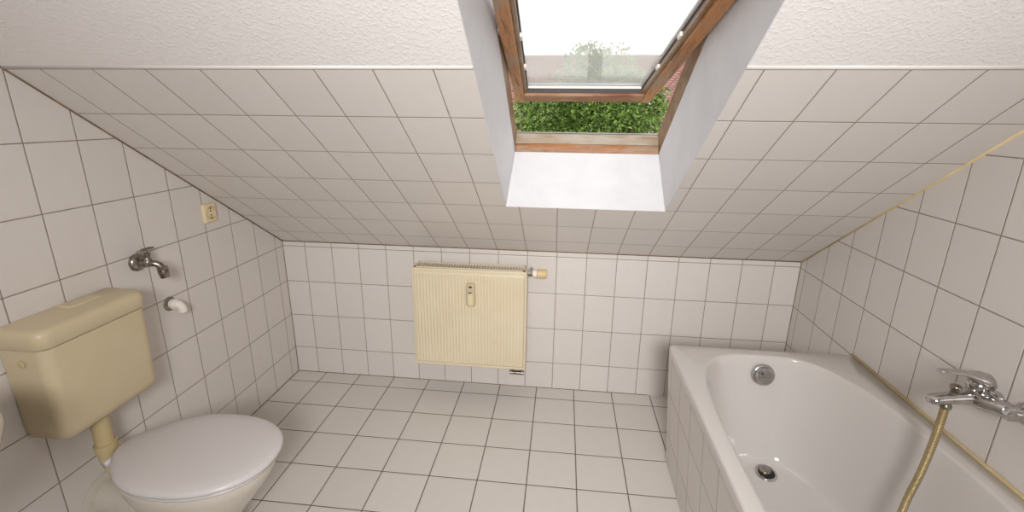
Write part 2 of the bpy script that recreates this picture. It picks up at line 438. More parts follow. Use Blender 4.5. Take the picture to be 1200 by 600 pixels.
# ------------------------------------------------------------------ OUTSIDE
bm = bmesh.new(); box(bm, -40, 44, 2.5, 70, -6.2, -6)
struct('ground', bm, M['grass'], 'grassy ground far below the skylight')
hs = root('house', (2.2, 17.7, -6), 'house with a red tiled roof seen through the skylight beyond the trees', 'house')
bm = bmesh.new(); prism(bm, [(-11,10.3,-6),(-11,25.1,-6),(-11,25.1,-.35),(-11,17.7,3.57),(-11,10.3,-.35)], (27,0,0)); build('wall', bm, M['house'], hs)
bm = bmesh.new()
prism(bm, [(-11.5,9.6,-.55),(-11.5,17.7,3.75),(-11.5,25.8,-.55),(-11.5,25.8,-.72),(-11.5,17.7,3.58),(-11.5,9.6,-.72)], (28,0,0)); build('roof', bm, M['roof'], hs)
bm = bmesh.new(); prism(bm, [(3.55,12.4,.9),(3.55,12.4,1.85),(3.55,14.2,1.85)], (.55,0,0)); build('dormer', bm, M['house'], hs)

def leaves(name, cx, cy, cz, rx, ry, rz, n, size, mat, parent, seed, lumps=14):
    rnd = random.Random(seed); bm = bmesh.new()
    L = []
    for _ in range(lumps):
        a = rnd.uniform(0, 2*PI); e = rnd.uniform(-.7, 1.1)
        L.append((math.cos(a)*math.cos(e)*.66, math.sin(a)*math.cos(e)*.66, math.sin(e)*.66, rnd.uniform(.3, .46)))
    L.append((0,0,0,.62))
    for _ in range(n):
        lx, ly, lz, r = rnd.choice(L)
        v = Vector((rnd.gauss(0,1), rnd.gauss(0,1), rnd.gauss(0,1))).normalized()*(r*rnd.uniform(.72, 1.06))
        p = Vector((cx+(lx+v.x)*rx, cy+(ly+v.y)*ry, cz+(lz+v.z)*rz))
        d = (v+Vector((rnd.gauss(0,.5), rnd.gauss(0,.5), rnd.gauss(0,.5)-.3))).normalized()
        n_ = Vector((rnd.gauss(0,1), rnd.gauss(0,1), rnd.gauss(0,1)+.8)); u = d.cross(n_).normalized()
        s = size*rnd.uniform(.6, 1.35)
        q = [p, p+d*s*.45+u*s*.27, p+d*s, p+d*s*.45-u*s*.27]
        bm.faces.new([bm.verts.new(x) for x in q])
    me = bpy.data.meshes.new(name); bm.to_mesh(me); bm.free()
    me.transform(Matrix.Translation(-Vector(parent.location)))
    return link(name, me, mat, parent)
def tree(x, y, cz, rx, ry, rz, n, size, mat, label, seed, tr=.12, lumps=14):
    r = root('tree', (x, y, -6), label, 'tree')
    bm = bmesh.new()
    tube(bm, spline([(x, y, -6), (x+.1, y, -3.5), (x-.05, y+.05, cz-rz*.5), (x, y, cz+rz*.3)], 5), [tr*1.3-tr*.9*i/15 for i in range(16)], 10)
    for k in range(7):
        a = 2*PI*k/7+seed; z = cz-rz*.55+.1*k
        tube(bm, spline([(x, y, z-.2), (x+math.cos(a)*rx*.35, y+math.sin(a)*ry*.35, z+rz*.25), (x+math.cos(a)*rx*.7, y+math.sin(a)*ry*.7, z+rz*.5)], 3), [tr*.4-.35*tr*i/6 for i in range(7)], 6)
    build('trunk', bm, M['bark'], r, smooth=True)
    leaves('foliage', x, y, cz, rx, ry, rz, n, size, mat, r, seed, lumps)
tree(1.87, 4.6, 1.12, 1.18, 1.0, .95, 38000, .046, M['leaf'], 'dense dark green tree close below the open skylight', 3, .12, 22)
tree(2.05, 7.3, 1.45, 1.5, .9, .85, 12000, .07, M['leaf_pale'], 'broad pale green tree behind the dense dark one', 11, .1, 18)
tree(2.1, 8.7, 2.3, .85, .5, .72, 2600, .08, M['leaf_pale'], 'thin loose treetop rising above the house roof', 5, .07, 9)

# ------------------------------------------------------------------ BATHTUB
TX0, TX1, TY0, TY1, TZ = 1.943, W-.001, -2.12, -.50, .562
tub = root('bathtub', ((TX0+TX1)/2, (TY0+TY1)/2, 0), 'white built-in bathtub with tiled side panel along the right wall', 'bathtub')
ox, oy = 2.305, -1.295
a0, b0 = .272, .742
def outer_hit(th, inset=0.):
    dx, dy = math.cos(th), math.sin(th)
    x0, x1, y0, y1, r = TX0+inset, TX1-.001, TY0+inset, TY1-inset, .018
    lo, hi = 0, 3
    for _ in range(40):
        m = (lo+hi)/2; x, y = ox+dx*m, oy+dy*m
        qx = max(x0+r-x, x-(x1-r), 0); qy = max(y0+r-y, y-(y1-r), 0)
        if math.hypot(qx, qy) < r: lo = m
        else: hi = m
    return ox+dx*lo, oy+dy*lo
def sup(t, a, b, n, cx, cy):
    c, s = math.cos(t), math.sin(t)
    n = n + .75 if c < 0 else n - .3
    a = a + .038 if c < 0 else a
    return cx+a*math.copysign(abs(c)**(2/n), c), cy+b*math.copysign(abs(s)**(2/n), s)
NT = 240
ths = []
for i in range(NT): ths.append(2*PI*i/NT)
base = [sup(t, a0, b0, 3.1, ox, oy) for t in ths]
angs = [math.atan2(y-oy, x-ox) for x, y in base]
# make sure the four outer corners are sampled well
for cxx, cyy in ((TX0, TY0), (TX0, TY1), (TX1, TY1), (TX1, TY0)):
    aa = math.atan2(cyy-oy, cxx-ox)
    j = min(range(NT), key=lambda k: abs(math.atan2(math.sin(angs[k]-aa), math.cos(angs[k]-aa))))
    angs[j] = aa
L = []
L.append([(*outer_hit(a), TZ-.034) for a in angs])
L.append([(*outer_hit(a), TZ-.008) for a in angs])
L.append([(*outer_hit(a, .002), TZ-.003) for a in angs])
L.append([(*outer_hit(a, .007), TZ) for a in angs])
L.append([(ox+(x-ox)*1.03, oy+(y-oy)*1.012, TZ+.0005) for x, y in base])
# inner walls: inset grows with depth; foot end (near) slopes more
prof = [(0, TZ-.001), (.02, TZ-.006), (.06, TZ-.018), (.14, TZ-.045), (.26, .46), (.40, .40), (.55, .33), (.68, .27), (.80, .222), (.90, .190), (1.02, .168), (1.18, .157), (1.4, .151)]
for f, z in prof:
    ring = []
    for t in ths:
        far, near = .095, .36
        ia = .085*f; cy = oy; b = b0
        yfar = oy+b0-far*f; ynear = oy-b0+near*f
        cyy = (yfar+ynear)/2; bb = (yfar-ynear)/2
        ring.append((*sup(t, a0-ia, bb, 3.1-.35*min(f, 1), ox, cyy), z))
    L.append(ring)
for k in (.7, .4, .12):
    last = L[len(prof)+4]
    cyy = sum(p[1] for p in last)/NT
    L.append([(ox+(p[0]-ox)*k, cyy+(p[1]-cyy)*k, .150-.002*(1-k)) for p in last])
bm = bmesh.new(); loops(bm, L, True, False, True)
o = build('basin', bm, M['enamel'], tub, smooth=True)
# tiled surround: leans a touch, set back under the rim
bm = bmesh.new()
hexa(bm, [(1.985,TY0,0),(2.03,TY0,0),(2.03,TY1+.004-.02,0),(1.985,TY1+.004-.02,0),
          (TX0+.004,TY0,TZ-.03),(2.0,TY0,TZ-.03),(2.0,TY1-.016,TZ-.03),(TX0+.004,TY1-.016,TZ-.03)])
build('side_panel', bm, M['tile_bath'], tub)
bm = bmesh.new()
hexa(bm, [(1.985,TY1-.016,0),(TX1-.002,TY1-.016,0),(TX1-.002,TY1-.004,0),(1.985,TY1-.004,0),
          (TX0+.004,TY1-.016,TZ-.03),(TX1-.002,TY1-.016,TZ-.03),(TX1-.002,TY1-.004,TZ-.03),(TX0+.004,TY1-.004,TZ-.03)])
build('end_panel', bm, M['tile_bath_end'], tub)
bm = bmesh.new(); tube(bm, [(W-.006, TY1, TZ+.001), (W-.006, TY0, TZ+.001)], .0055, 10)
build('sealant', bm, M['joint_ochre'], tub, smooth=True)
# overflow rosette on the end wall
oc = Vector((2.283, -.585, .500)); oa = Vector((0, -1, .22))
bm = bmesh.new(); lathe(bm, oc, oa, [(-.004, .040), (.004, .0415), (.010, .040), (.012, .0375), (.012, .034), (.020, .0325), (.024, .030), (.0255, .022), (.0255, 0)], 40)
ov = build('overflow_knob', bm, M['chrome'], tub, angle=40)
d_, u_, w_ = frame_of(oa)
bm = bmesh.new(); cc = oc + d_.normalized()*.026 + Vector((-.013, 0, .011)); lathe(bm, cc, oa, [(-.002, .005), (.001, .005), (.0015, 0)], 14)
for k in range(3):
    z = -.004 - k*.007
    tube(bm, [oc+d_.normalized()*.0262+Vector((-.013+k*.003, 0, z)), oc+d_.normalized()*.0262+Vector((.014-k*.003, 0, z))], .0009, 6)
build('maker_mark', bm, M['rubber'], ov)
# drain with half raised plug
dc = Vector((2.298, -.712, .1585)); da = Vector((0, -.16, 1))
bm = bmesh.new(); lathe(bm, dc, da, [(-.006, .037), (.001, .0372), (.003, .035), (.002, .0285), (-.003, .027), (-.004, .026)], 36)
dr = build('drain_ring', bm, M['chrome'], tub, angle=40)
bm = bmesh.new(); lathe(bm, dc, da, [(-.0035, .026), (.0012, .0262), (.0012, 0)], 30); build('drain_hole', bm, M['black'], dr)
bm = bmesh.new(); lathe(bm, dc+Vector((-.004, .0075, .004)), Vector((0, .04, 1)), [(-.006, .020), (.004, .0225), (.0075, .020), (.010, .011), (.0105, 0)], 30)
build('drain_plug', bm, M['chrome_worn'], dr, angle=50)

# ------------------------------------------------------------------ BATH MIXER ON THE RIGHT WALL
mx = root('bath_mixer', (W, -1.10, .765), 'chrome single lever bath mixer on the right wall', 'tap')
BX, BZ, hy = W-.061, .756, -1.083
bm = bmesh.new()   # thick body running along the wall
body = [(BX+.010, hy-.076, BZ+.010, .0165), (BX+.009, hy-.070, BZ+.009, .0195), (BX+.007, hy-.055, BZ+.007, .0200), (BX+.003, hy-.036, BZ+.004, .0215), (BX, hy-.018, BZ, .0245), (BX, hy, BZ, .0255), (BX, hy+.02, BZ, .024), (BX, hy+.030, BZ, .018), (BX, hy+.033, BZ, .006)]
tube(bm, [p[:3] for p in body], [p[3] for p in body], 28)
build('body', bm, M['chrome'], mx, smooth=True)
for y, x_, z_ in ((hy-.080, BX+.010, BZ+.010), (hy+.014, BX+.012, BZ-.008)):
    bm = bmesh.new()
    if y < hy: lathe(bm, (x_, y-.012, z_), (0, 1, 0), [(0, .016), (.002, .0195), (.016, .0195), (.018, .016)], 6)
    sg = -.004 if y < hy else 0
    tube(bm, spline([(x_, y, z_), (x_+.012, y+sg, z_), (W-.014, y+sg, z_), (W-.001, y+sg, z_)], 5), .0125, 14)
    lathe(bm, (W-.0005, y+sg, z_), (-1, 0, 0), [(0, .031), (.004, .0315), (.012, .028), (.018, .021), (.022, .014)] if y < hy else [(0, .020), (.004, .020), (.012, .018), (.014, .013)], 32)
    build('wall_union', bm, M['chrome'], mx, angle=40)
bm = bmesh.new()   # cartridge housing
lathe(bm, (BX-.002, hy, BZ), (-.12, 0, 1), [(0, .022), (.02, .0225), (.030, .0235), (.032, .0255), (.044, .025), (.05, .02)], 36)
build('cartridge_housing', bm, M['chrome'], mx, angle=50)
bm = bmesh.new()   # domed lever reaching into the room
pts = [(BX+.029, hy, BZ+.036, .006, .006), (BX+.024, hy, BZ+.040, .016, .013), (BX+.012, hy, BZ+.046, .0265, .0225), (BX-.004, hy, BZ+.049, .0285, .0235), (BX-.020, hy+.001, BZ+.056, .0245, .0165), (BX-.036, hy+.002, BZ+.063, .018, .0085), (BX-.056, hy+.005, BZ+.067, .0135, .0055), (BX-.078, hy+.008, BZ+.067, .012, .004), (BX-.096, hy+.010, BZ+.066, .0105, .0032), (BX-.103, hy+.011, BZ+.066, .005, .002)]
loops(bm, [[(x, y+w*math.cos(2*PI*k/20), z+t*math.sin(2*PI*k/20)) for k in range(20)] for x, y, z, w, t in pts], True, True, True)
build('lever', bm, M['chrome'], mx, smooth=True)
bm = bmesh.new()   # spout
pts = [(BX, hy, BZ-.004, .024, .021), (BX-.028, hy, BZ-.002, .021, .019), (BX-.052, hy, BZ-.005, .019, .0165), (BX-.078, hy, BZ-.008, .0185, .0145), (BX-.098, hy, BZ-.012, .0185, .014), (BX-.108, hy, BZ-.014, .0170, .0125), (BX-.113, hy, BZ-.015, .012, .009)]
loops(bm, [[(x, y+w*math.cos(2*PI*k/20), z+t*math.sin(2*PI*k/20)) for k in range(20)] for x, y, z, w, t in pts], True, True, True)
build('spout', bm, M['chrome'], mx, smooth=True)
bm = bmesh.new()
lathe(bm, (BX-.058, hy, BZ+.004), (0, 0, 1), [(0, .010), (.009, .010), (.011, .006), (.014, .006), (.015, .0115), (.019, .0125), (.026, .0120), (.029, .008), (.030, 0)], 24)
build('diverter_knob', bm, M['chrome_worn'], mx, angle=50)
bm = bmesh.new(); HX, HY, HZ = BX-.069, hy-.0, BZ-.022
lathe(bm, (HX, HY, HZ+.008), (0, 0, -1), [(0, .011), (.012, .0115), (.014, .013), (.022, .013), (.024, .010)], 20)
build('hose_outlet', bm, M['chrome_worn'], mx, angle=50)
# hose hanging down into the bath
hp = spline([(HX, HY, HZ-.016), (HX-.002, HY-.002, HZ-.06), (HX-.009, HY-.006, HZ-.14), (HX-.023, HY-.013, HZ-.22), (HX-.045, HY-.022, HZ-.31), (HX-.070, HY-.05, HZ-.40), (HX-.085, HY-.12, HZ-.495), (HX-.08, HY-.24, HZ-.563), (HX-.06, HY-.40, HZ-.572), (HX-.05, HY-.5, HZ-.572)], 60)
hp = [p for p in hp]
bm = bmesh.new(); uvl = bm.loops.layers.uv.new('UVMap'); seg = 12
rings = []; acc = 0; u = Vector((1,0,0))
for i, p in enumerate(hp):
    if i: acc += (hp[i]-hp[i-1]).length
    t = (hp[min(i+1, len(hp)-1)]-hp[max(i-1, 0)]).normalized(); u = (u-t*u.dot(t)).normalized(); w = t.cross(u)
    r = .0092 + .0008*math.cos(2*PI*acc/.005)
    rings.append(([bm.verts.new(p+(u*math.cos(2*PI*k/seg)+w*math.sin(2*PI*k/seg))*r) for k in range(seg)], acc))
for (a, va), (b, vb) in zip(rings, rings[1:]):
    for k in range(seg):
        f = bm.faces.new([a[k], a[(k+1)%seg], b[(k+1)%seg], b[k]])
        for lp, v in zip(f.loops, (va, va, vb, vb)): lp[uvl].uv = (k/seg, v/.005)
o = build('shower_hose', bm, M['hose'], None, smooth=True)
o['label'] = 'brass coloured metal shower hose hanging from the bath mixer into the tub'; o['category'] = 'hose'

# ------------------------------------------------------------------ RADIATOR
RX0, RX1, RY0, RY1, RZ0, RZ1 = .753, 1.334, -.130, -.032, .177, .712
rad = root('radiator', ((RX0+RX1)/2, -.08, RZ0), 'cream ribbed panel radiator with top grille under the skylight', 'radiator')
bm = bmesh.new(); nr = 34; rows = []
xs0, xs1 = RX0+.012, RX1-.012
prof2 = []
for i in range(nr*8+1):
    x = xs0+(xs1-xs0)*i/(nr*8); ph = (i % 8)/8
    d = .0042*(0.5-.5*math.cos(2*PI*ph))
    prof2.append((x, d))
def prow(z, k): return [(x, RY0+.001+d*k, z) for x, d in prof2]
loops(bm, [prow(RZ0+.012, 0), prow(RZ0+.022, .2), prow(RZ0+.034, 1), prow(RZ1-.052, 1), prow(RZ1-.040, .2), prow(RZ1-.030, 0), prow(RZ1-.012, 0)], False)
fl = [e for e in bm.edges if e.is_boundary]
ret = bmesh.ops.extrude_edge_only(bm, edges=fl); vs = [v for v in ret['geom'] if isinstance(v, bmesh.types.BMVert)]
for v in vs: v.co.y = RY0+.012
build('front_panel', bm, M['rad'], rad, smooth=True)
bm = bmesh.new(); box(bm, xs0, xs1, RY0+.075, RY0+.088, RZ0+.012, RZ1-.03); build('rear_panel', bm, M['rad'], rad, bevel=.003)
bm = bmesh.new()
for i in range(58):
    x = xs0+.006+(xs1-xs0-.012)*i/57; box(bm, x-.0007, x+.0007, RY0+.016, RY0+.072, RZ0+.03, RZ1-.035)
build('convector_fins', bm, M['rad_dark'], rad)
for x0, x1 in ((RX0, RX0+.011), (RX1-.011, RX1)):
    bm = bmesh.new(); box(bm, x0, x1, RY0-.001, RY1, RZ0+.004, RZ1-.002); build('side_cover', bm, M['rad'], rad, bevel=.004)
bm = bmesh.new()  # rolled lips at top and bottom of the front
box(bm, RX0+.004, RX1-.004, RY0-.002, RY0+.014, RZ1-.016, RZ1); build('edge_lip', bm, M['rad'], rad, bevel=.004)
bm = bmesh.new(); box(bm, RX0+.004, RX1-.004, RY0-.001, RY0+.016, RZ0, RZ0+.014)
build('edge_lip', bm, M['rad'], rad, bevel=.004)
bm = bmesh.new(); gx0, gx1 = RX0+.012, RX1-.012
box(bm, gx0, gx1, RY0+.012, RY0+.020, RZ1-.006, RZ1+.003); box(bm, gx0, gx1, RY1-.008, RY1, RZ1-.006, RZ1+.003)
box(bm, gx0, gx0+.008, RY0+.012, RY1, RZ1-.006, RZ1+.003); box(bm, gx1-.008, gx1, RY0+.012, RY1, RZ1-.006, RZ1+.003)
nb = 38
for i in range(1, nb):
    x = gx0+.006+(gx1-gx0-.012)*i/nb; box(bm, x-.0026, x+.0026, RY0+.018, RY1-.006, RZ1-.005, RZ1+.002)
build('top_grille', bm, M['rad'], rad)
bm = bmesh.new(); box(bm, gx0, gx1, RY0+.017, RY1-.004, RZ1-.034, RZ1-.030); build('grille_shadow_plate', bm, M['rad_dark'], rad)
# heat meter on the front
bm = bmesh.new()
loops(bm, [[(p.x, RY0-.0005+yy, p.y) for p in rrect(1.033+i, 1.079-i, .523+i, .645-i, .013, 0)] for yy, i in ((0, 0), (-.012, 0), (-.017, .003), (-.019, .007))], True, True, True)
mt = build('heat_meter', bm, simple('meter_plastic', lin((200, 186, 156)), .4), rad, angle=50); mt['label'] = 'small oblong grey-beige heat meter'
bm = bmesh.new(); loops(bm, [[(p.x, RY0-.0195+yy, p.y) for p in rrect(1.043+i, 1.069-i, .532+i, .592-i, .009, 0)] for yy, i in ((0, 0), (-.002, .001))], True, True, True)
build('meter_window', bm, M['cream_plastic'], mt)
for q in ((1.050, 1.064, .626, .634), (1.048, 1.062, .598, .602)):
    bm = bmesh.new(); box(bm, q[0], q[1], RY0-.0235, RY0-.018, q[2], q[3]); build('meter_slot', bm, M['black'], mt)
# thermostatic valve, right of the radiator
vy, vz = -.075, .690
bm = bmesh.new(); lathe(bm, (RX1-.001, vy, vz), (1, 0, 0), [(0, .010), (.006, .010), (.0065, .0155), (.020, .0155), (.0205, .011), (.03, .011)], 6)
tube(bm, [(RX1+.014, vy, vz), (RX1+.014, vy+.045, vz), (RX1+.014, -.001, vz)], .0085)
vb = build('valve_body', bm, M['chrome_worn'], rad, angle=40)
bm = bmesh.new(); lathe(bm, (RX1+.024, vy, vz), (1, 0, 0), [(0, .014), (.002, .0185), (.022, .020), (.024, .0165), (.026, .0165), (.0265, .0235), (.066, .0225), (.071, .020), (.072, 0)], 28)
build('thermostat_head', bm, M['beige_plastic'], vb, angle=35)
bm = bmesh.new(); lathe(bm, (RX1+.024, vy, vz), (1, 0, 0), [(.0005, .0150), (.001, .0195), (.0215, .0212), (.023, .019)], 28)
build('clamp_ring', bm, M['white_plastic'], vb, angle=35)
# lower fitting
bm = bmesh.new()
tube(bm, [(RX1-.075, -.08, RZ0+.004), (RX1-.075, -.08, RZ0-.046)], .008); tube(bm, [(RX1-.020, -.08, RZ0+.004), (RX1-.020, -.08, RZ0-.046)], .008)
tube(bm, [(RX1-.085, -.08, RZ0-.046), (RX1-.010, -.08, RZ0-.046)], .0105, 10)
tube(bm, [(RX1-.020, -.08, RZ0-.046), (RX1-.020, -.04, RZ0-.048), (RX1-.020, -.001, RZ0-.048)], .008)
tube(bm, [(RX1-.075, -.08, RZ0-.046), (RX1-.075, -.04, RZ0-.048), (RX1-.075, -.001, RZ0-.048)], .008)
build('lower_fitting', bm, M['chrome_worn'], rad, angle=50)
for x in (RX0+.12, RX1-.12):
    bm = bmesh.new(); box(bm, x-.012, x+.012, RY0+.086, 0, RZ0+.06, RZ1-.09); build('wall_bracket', bm, M['rad'], rad)

# ------------------------------------------------------------------ CISTERN
CY0, CY1 = -1.300, -.972
cis = root('cistern', (0, (CY0+CY1)/2, .555), 'yellowed cream plastic toilet cistern on the left wall', 'cistern')
bm = bmesh.new()
def crect(i, z, d=.135, t=0): return rrect(.002, d-i, CY0+i+t, CY1-i-t, (.004, .030, .040, .004), z, 8)
loops(bm, [crect(.022, .541, .128, .004), crect(.010, .5435, .128, .004), crect(.003, .551, .129, .004), crect(0, .573, .130, .003), crect(0, .70, .133, .001), crect(0, .829, .135), crect(.004, .831, .135), crect(.004, .842, .135)], True, True, True)
build('tank', bm, M['cistern'], cis, angle=60)
bm = bmesh.new()
def lrect(i, z): return rrect(.002, .143-i, CY0-.007+i, CY1+.007-i, (.004, .034, .044, .004), z, 8)
loops(bm, [lrect(.012, .8335), lrect(.002, .834), lrect(0, .836), lrect(.001, .868), lrect(.002, .877), lrect(.008, .884), lrect(.018, .8875)], True, True, True)
tlid = build('tank_lid', bm, M['cistern'], cis, angle=60)
bm = bmesh.new()
loops(bm, [rrect(.008+i, .062-i, -1.145+i, -1.045-i, .012, z, 6) for i, z in ((0, .886), (0, .8895), (.003, .8915), (.010, .892))], True, True, True)
build('flush_button', bm, M['cistern'], tlid, angle=60)
bm = bmesh.new()
lathe(bm, (.062, CY0-.004+.003, .79), (0, -1, 0), [(0, .011), (.002, .011), (.003, .007), (.0032, 0)], 16); build('side_plug', bm, M['cistern_pipe'], cis, angle=50)
bm = bmesh.new()
PY = -1.152
lathe(bm, (.062, PY, .560), (0, 0, -1), [(0, .034), (.004, .035), (.022, .033), (.026, .028)], 28)
tube(bm, spline([(.062, PY, .54), (.062, PY, .47), (.062, PY, .40), (.066, PY, .355), (.092, PY+.004, .315), (.165, PY+.01, .300)], 6), .025, 20)
build('flush_pipe', bm, M['cistern_pipe'], cis, smooth=True)
bm = bmesh.new(); tube(bm, [(.062, PY, .425), (.063, PY, .40)], .031, 20); build('pipe_collar', bm, M['cistern_pipe'], cis, angle=40)
bm = bmesh.new(); box(bm, .082, .100, PY+.014, PY+.032, .386, .404); build('clamp_screw', bm, M['cistern_pipe'], cis, bevel=.002)

# ------------------------------------------------------------------ TOILET
TYc = -1.135
wc = root('toilet', (.40, TYc, 0), 'white floor standing toilet with closed pale lid', 'toilet')
def egg(x0, x1, w, z, n=64, back=.42, p=2.3):
    """plan outline, blunt towards the wall (x0), round towards the room (x1)"""
    xm = x0+(x1-x0)*.52; out = []
    for k in range(n):
        t = 2*PI*k/n; c, s = math.cos(t), math.sin(t)
        if c >= 0: x = xm+(x1-xm)*abs(c)**(2/2.2); y = w*math.copysign(abs(s)**(2/2.2), s)
        else:
            x = xm-(xm-x0)*abs(c)**(2/2.35); y = w*math.copysign(abs(s)**(2/2.35), s)*(1-(1-back)*.75*abs(c)**2.2)
        out.append((x, TYc+y, z))
    return out
bm = bmesh.new()
loops(bm, [egg(0.1700, 0.4540, 0.1080, 0.0000), egg(0.1650, 0.4590, 0.1120, 0.0059), egg(0.1700, 0.4490, 0.1030, 0.0491), egg(0.1700, 0.4440, 0.0980, 0.1178), egg(0.1650, 0.4740, 0.1080, 0.1767), egg(0.1550, 0.5290, 0.1380, 0.2454),
           egg(0.1320, 0.5720, 0.1600, 0.3049), egg(0.1080, 0.5950, 0.1700, 0.3450), egg(0.1080, 0.6020, 0.1740, 0.3700), egg(0.0900, 0.5990, 0.1720, 0.3810), egg(0.1050, 0.5770, 0.1550, 0.3830),
           egg(0.1600, 0.5470, 0.1200, 0.3650), egg(0.2200, 0.5340, 0.1000, 0.2946)], True, True, True)
build('bowl', bm, M['ceramic'], wc, smooth=True)
bm = bmesh.new()
loops(bm, [egg(0.1190, 0.6020, 0.1670, 0.3800), egg(0.1120, 0.6100, 0.1750, 0.3820), egg(0.1110, 0.6120, 0.1770, 0.3880), egg(0.1160, 0.6060, 0.1710, 0.3920), egg(0.1440, 0.5700, 0.1350, 0.3920)], True, True, True)
build('seat', bm, M['lid'], wc, smooth=True)
bm = bmesh.new()
loops(bm, [egg(0.1120, 0.6170, 0.1790, 0.3985), egg(0.1040, 0.6240, 0.1850, 0.4010), egg(0.1020, 0.6250, 0.1860, 0.4080), egg(0.1050, 0.6220, 0.1840, 0.4140), egg(0.1160, 0.6110, 0.1740, 0.4185), egg(0.1600, 0.5670, 0.1400, 0.4225), egg(0.2400, 0.4770, 0.0700, 0.4245), egg(0.3100, 0.4170, 0.0200, 0.4250)], True, True, True)
build('lid', bm, M['lid'], wc, smooth=True)
for y in (-.06, .06):
    bm = bmesh.new(); tube(bm, [(.118, TYc+y-.018, .396), (.118, TYc+y+.018, .396)], .010, 14); tube(bm, [(.118, TYc+y, .396), (.118, TYc+y, .376)], .009, 12)
    build('hinge', bm, M['lid'], wc, smooth=True)
bm = bmesh.new()
lathe(bm, (.001, TYc, .200), (1, 0, 0), [(0, .084), (.006, .084), (.009, .078), (.012, .060), (.10, .058), (.102, .064), (.135, .064), (.138, .056), (.19, .054)], 36)
build('waste_pipe', bm, M['grey_plastic'], wc, angle=40)

# ------------------------------------------------------------------ WASHBASIN, only its rim reaches into the picture
WY, WZ = -1.738, .83
wb = root('washbasin', (0, WY, WZ-.17), 'white ceramic washbasin on the left wall, only its rim edge showing beside the cistern', 'washbasin')
def bas(ax, by, z, x0=.002):
    out = []
    for k in range(64):
        t = 2*PI*k/64; x = .22+ax*math.cos(t); y = WY+by*math.sin(t)*(1 if math.cos(t) > 0 else 1)
        out.append((max(x, x0), y, z))
    return out
bm = bmesh.new()
loops(bm, [bas(.06, .06, WZ-.18), bas(.12, .14, WZ-.165), bas(.17, .20, WZ-.11), bas(.197, .228, WZ-.045), bas(.202, .236, WZ-.015), bas(.200, .235, WZ-.003), bas(.194, .229, WZ),
           bas(.172, .205, WZ-.003, .05), bas(.160, .19, WZ-.02, .06), bas(.14, .16, WZ-.08, .08), bas(.08, .09, WZ-.125, .12), bas(.02, .02, WZ-.135, .18)], True, True, True)
build('bowl', bm, M['ceramic'], wb, smooth=True)
bm = bmesh.new(); lathe(bm, (.035, WY, WZ-.004), (0, 0, 1), [(0, .022), (.06, .019), (.09, .019), (.10, .012)], 20)
tube(bm, [(.035, WY, WZ+.055), (.09, WY, WZ+.075), (.13, WY, WZ+.06)], .009); build('basin_tap', bm, M['chrome'], wb, angle=50)
bm = bmesh.new(); tube(bm, spline([(.22, WY, WZ-.17), (.22, WY, WZ-.28), (.16, WY, WZ-.33), (.10, WY, WZ-.28), (.002, WY, WZ-.26)], 6), .016, 14); build('drain_trap', bm, M['chrome'], wb, smooth=True)

# ------------------------------------------------------------------ SMALL THINGS ON THE LEFT WALL
tap = root('washing_machine_tap', (0, -.850, .935), 'small chrome tap with T-handle on the left wall', 'tap')
ty, tz = -.853, .934
bm = bmesh.new(); lathe(bm, (0, ty, tz), (1, 0, 0), [(0, .0315), (.003, .032), (.010, .029), (.016, .021), (.018, .014), (.03, .013)], 32)
build('rosette', bm, M['chrome_worn'], tap, angle=50)
bm = bmesh.new()
tube(bm, [(.018, ty, tz), (.055, ty, tz)], .0115, 18)
lathe(bm, (.045, ty, tz), (0, 0, 1), [(-.014, .008), (-.012, .013), (.012, .0135), (.014, .011), (.026, .0105), (.028, .013), (.036, .013), (.038, .006)], 20)
tube(bm, spline([(.045, ty, tz), (.060, ty+.004, tz-.002), (.074, ty+.012, tz-.010), (.082, ty+.016, tz-.026)], 5), .0115, 18)
build('body', bm, M['chrome_worn'], tap, angle=60)
bm = bmesh.new(); lathe(bm, (.081, ty+.016, tz-.018), (.06, .05, -1), [(0, .0135), (.002, .017), (.012, .0175), (.014, .0155), (.016, .0175), (.028, .0175), (.030, .0155), (.040, .0150), (.0405, .011), (.036, .010), (.036, 0)], 24)
build('hose_screw', bm, M['chrome_worn'], tap, angle=40)
bm = bmesh.new(); tube(bm, [(.045, ty, tz+.036), (.045, ty, tz+.046)], .0045, 12)
tube(bm, [(.045, ty-.032, tz+.048), (.045, ty-.012, tz+.0495), (.045, ty+.012, tz+.0495), (.045, ty+.032, tz+.048)], [.0035, .0055, .0055, .0035], 12)
build('handle', bm, M['chrome_worn'], tap, smooth=True)

st = root('drain_elbow', (0, -.754, .734), 'white plastic drain elbow below the small tap', 'pipe')
sy, sz = -.756, .736
bm = bmesh.new(); lathe(bm, (0, sy, sz), (1, 0, 0), [(0, .027), (.003, .0275), (.007, .024), (.009, .018)], 28); build('rosette', bm, M['chrome_worn'], st, angle=40)
bm = bmesh.new()
tube(bm, spline([(.006, sy, sz), (.022, sy, sz), (.036, sy+.004, sz-.004), (.044, sy+.007, sz-.018), (.045, sy+.008, sz-.034)], 6), [.017]*12+[.0155]*13, 20)
build('elbow', bm, M['white_plastic'], st, smooth=True)
bm = bmesh.new(); tube(bm, [(.018, sy, sz), (.027, sy, sz)], .0205, 8); build('union_nut', bm, M['white_plastic'], st, angle=30)

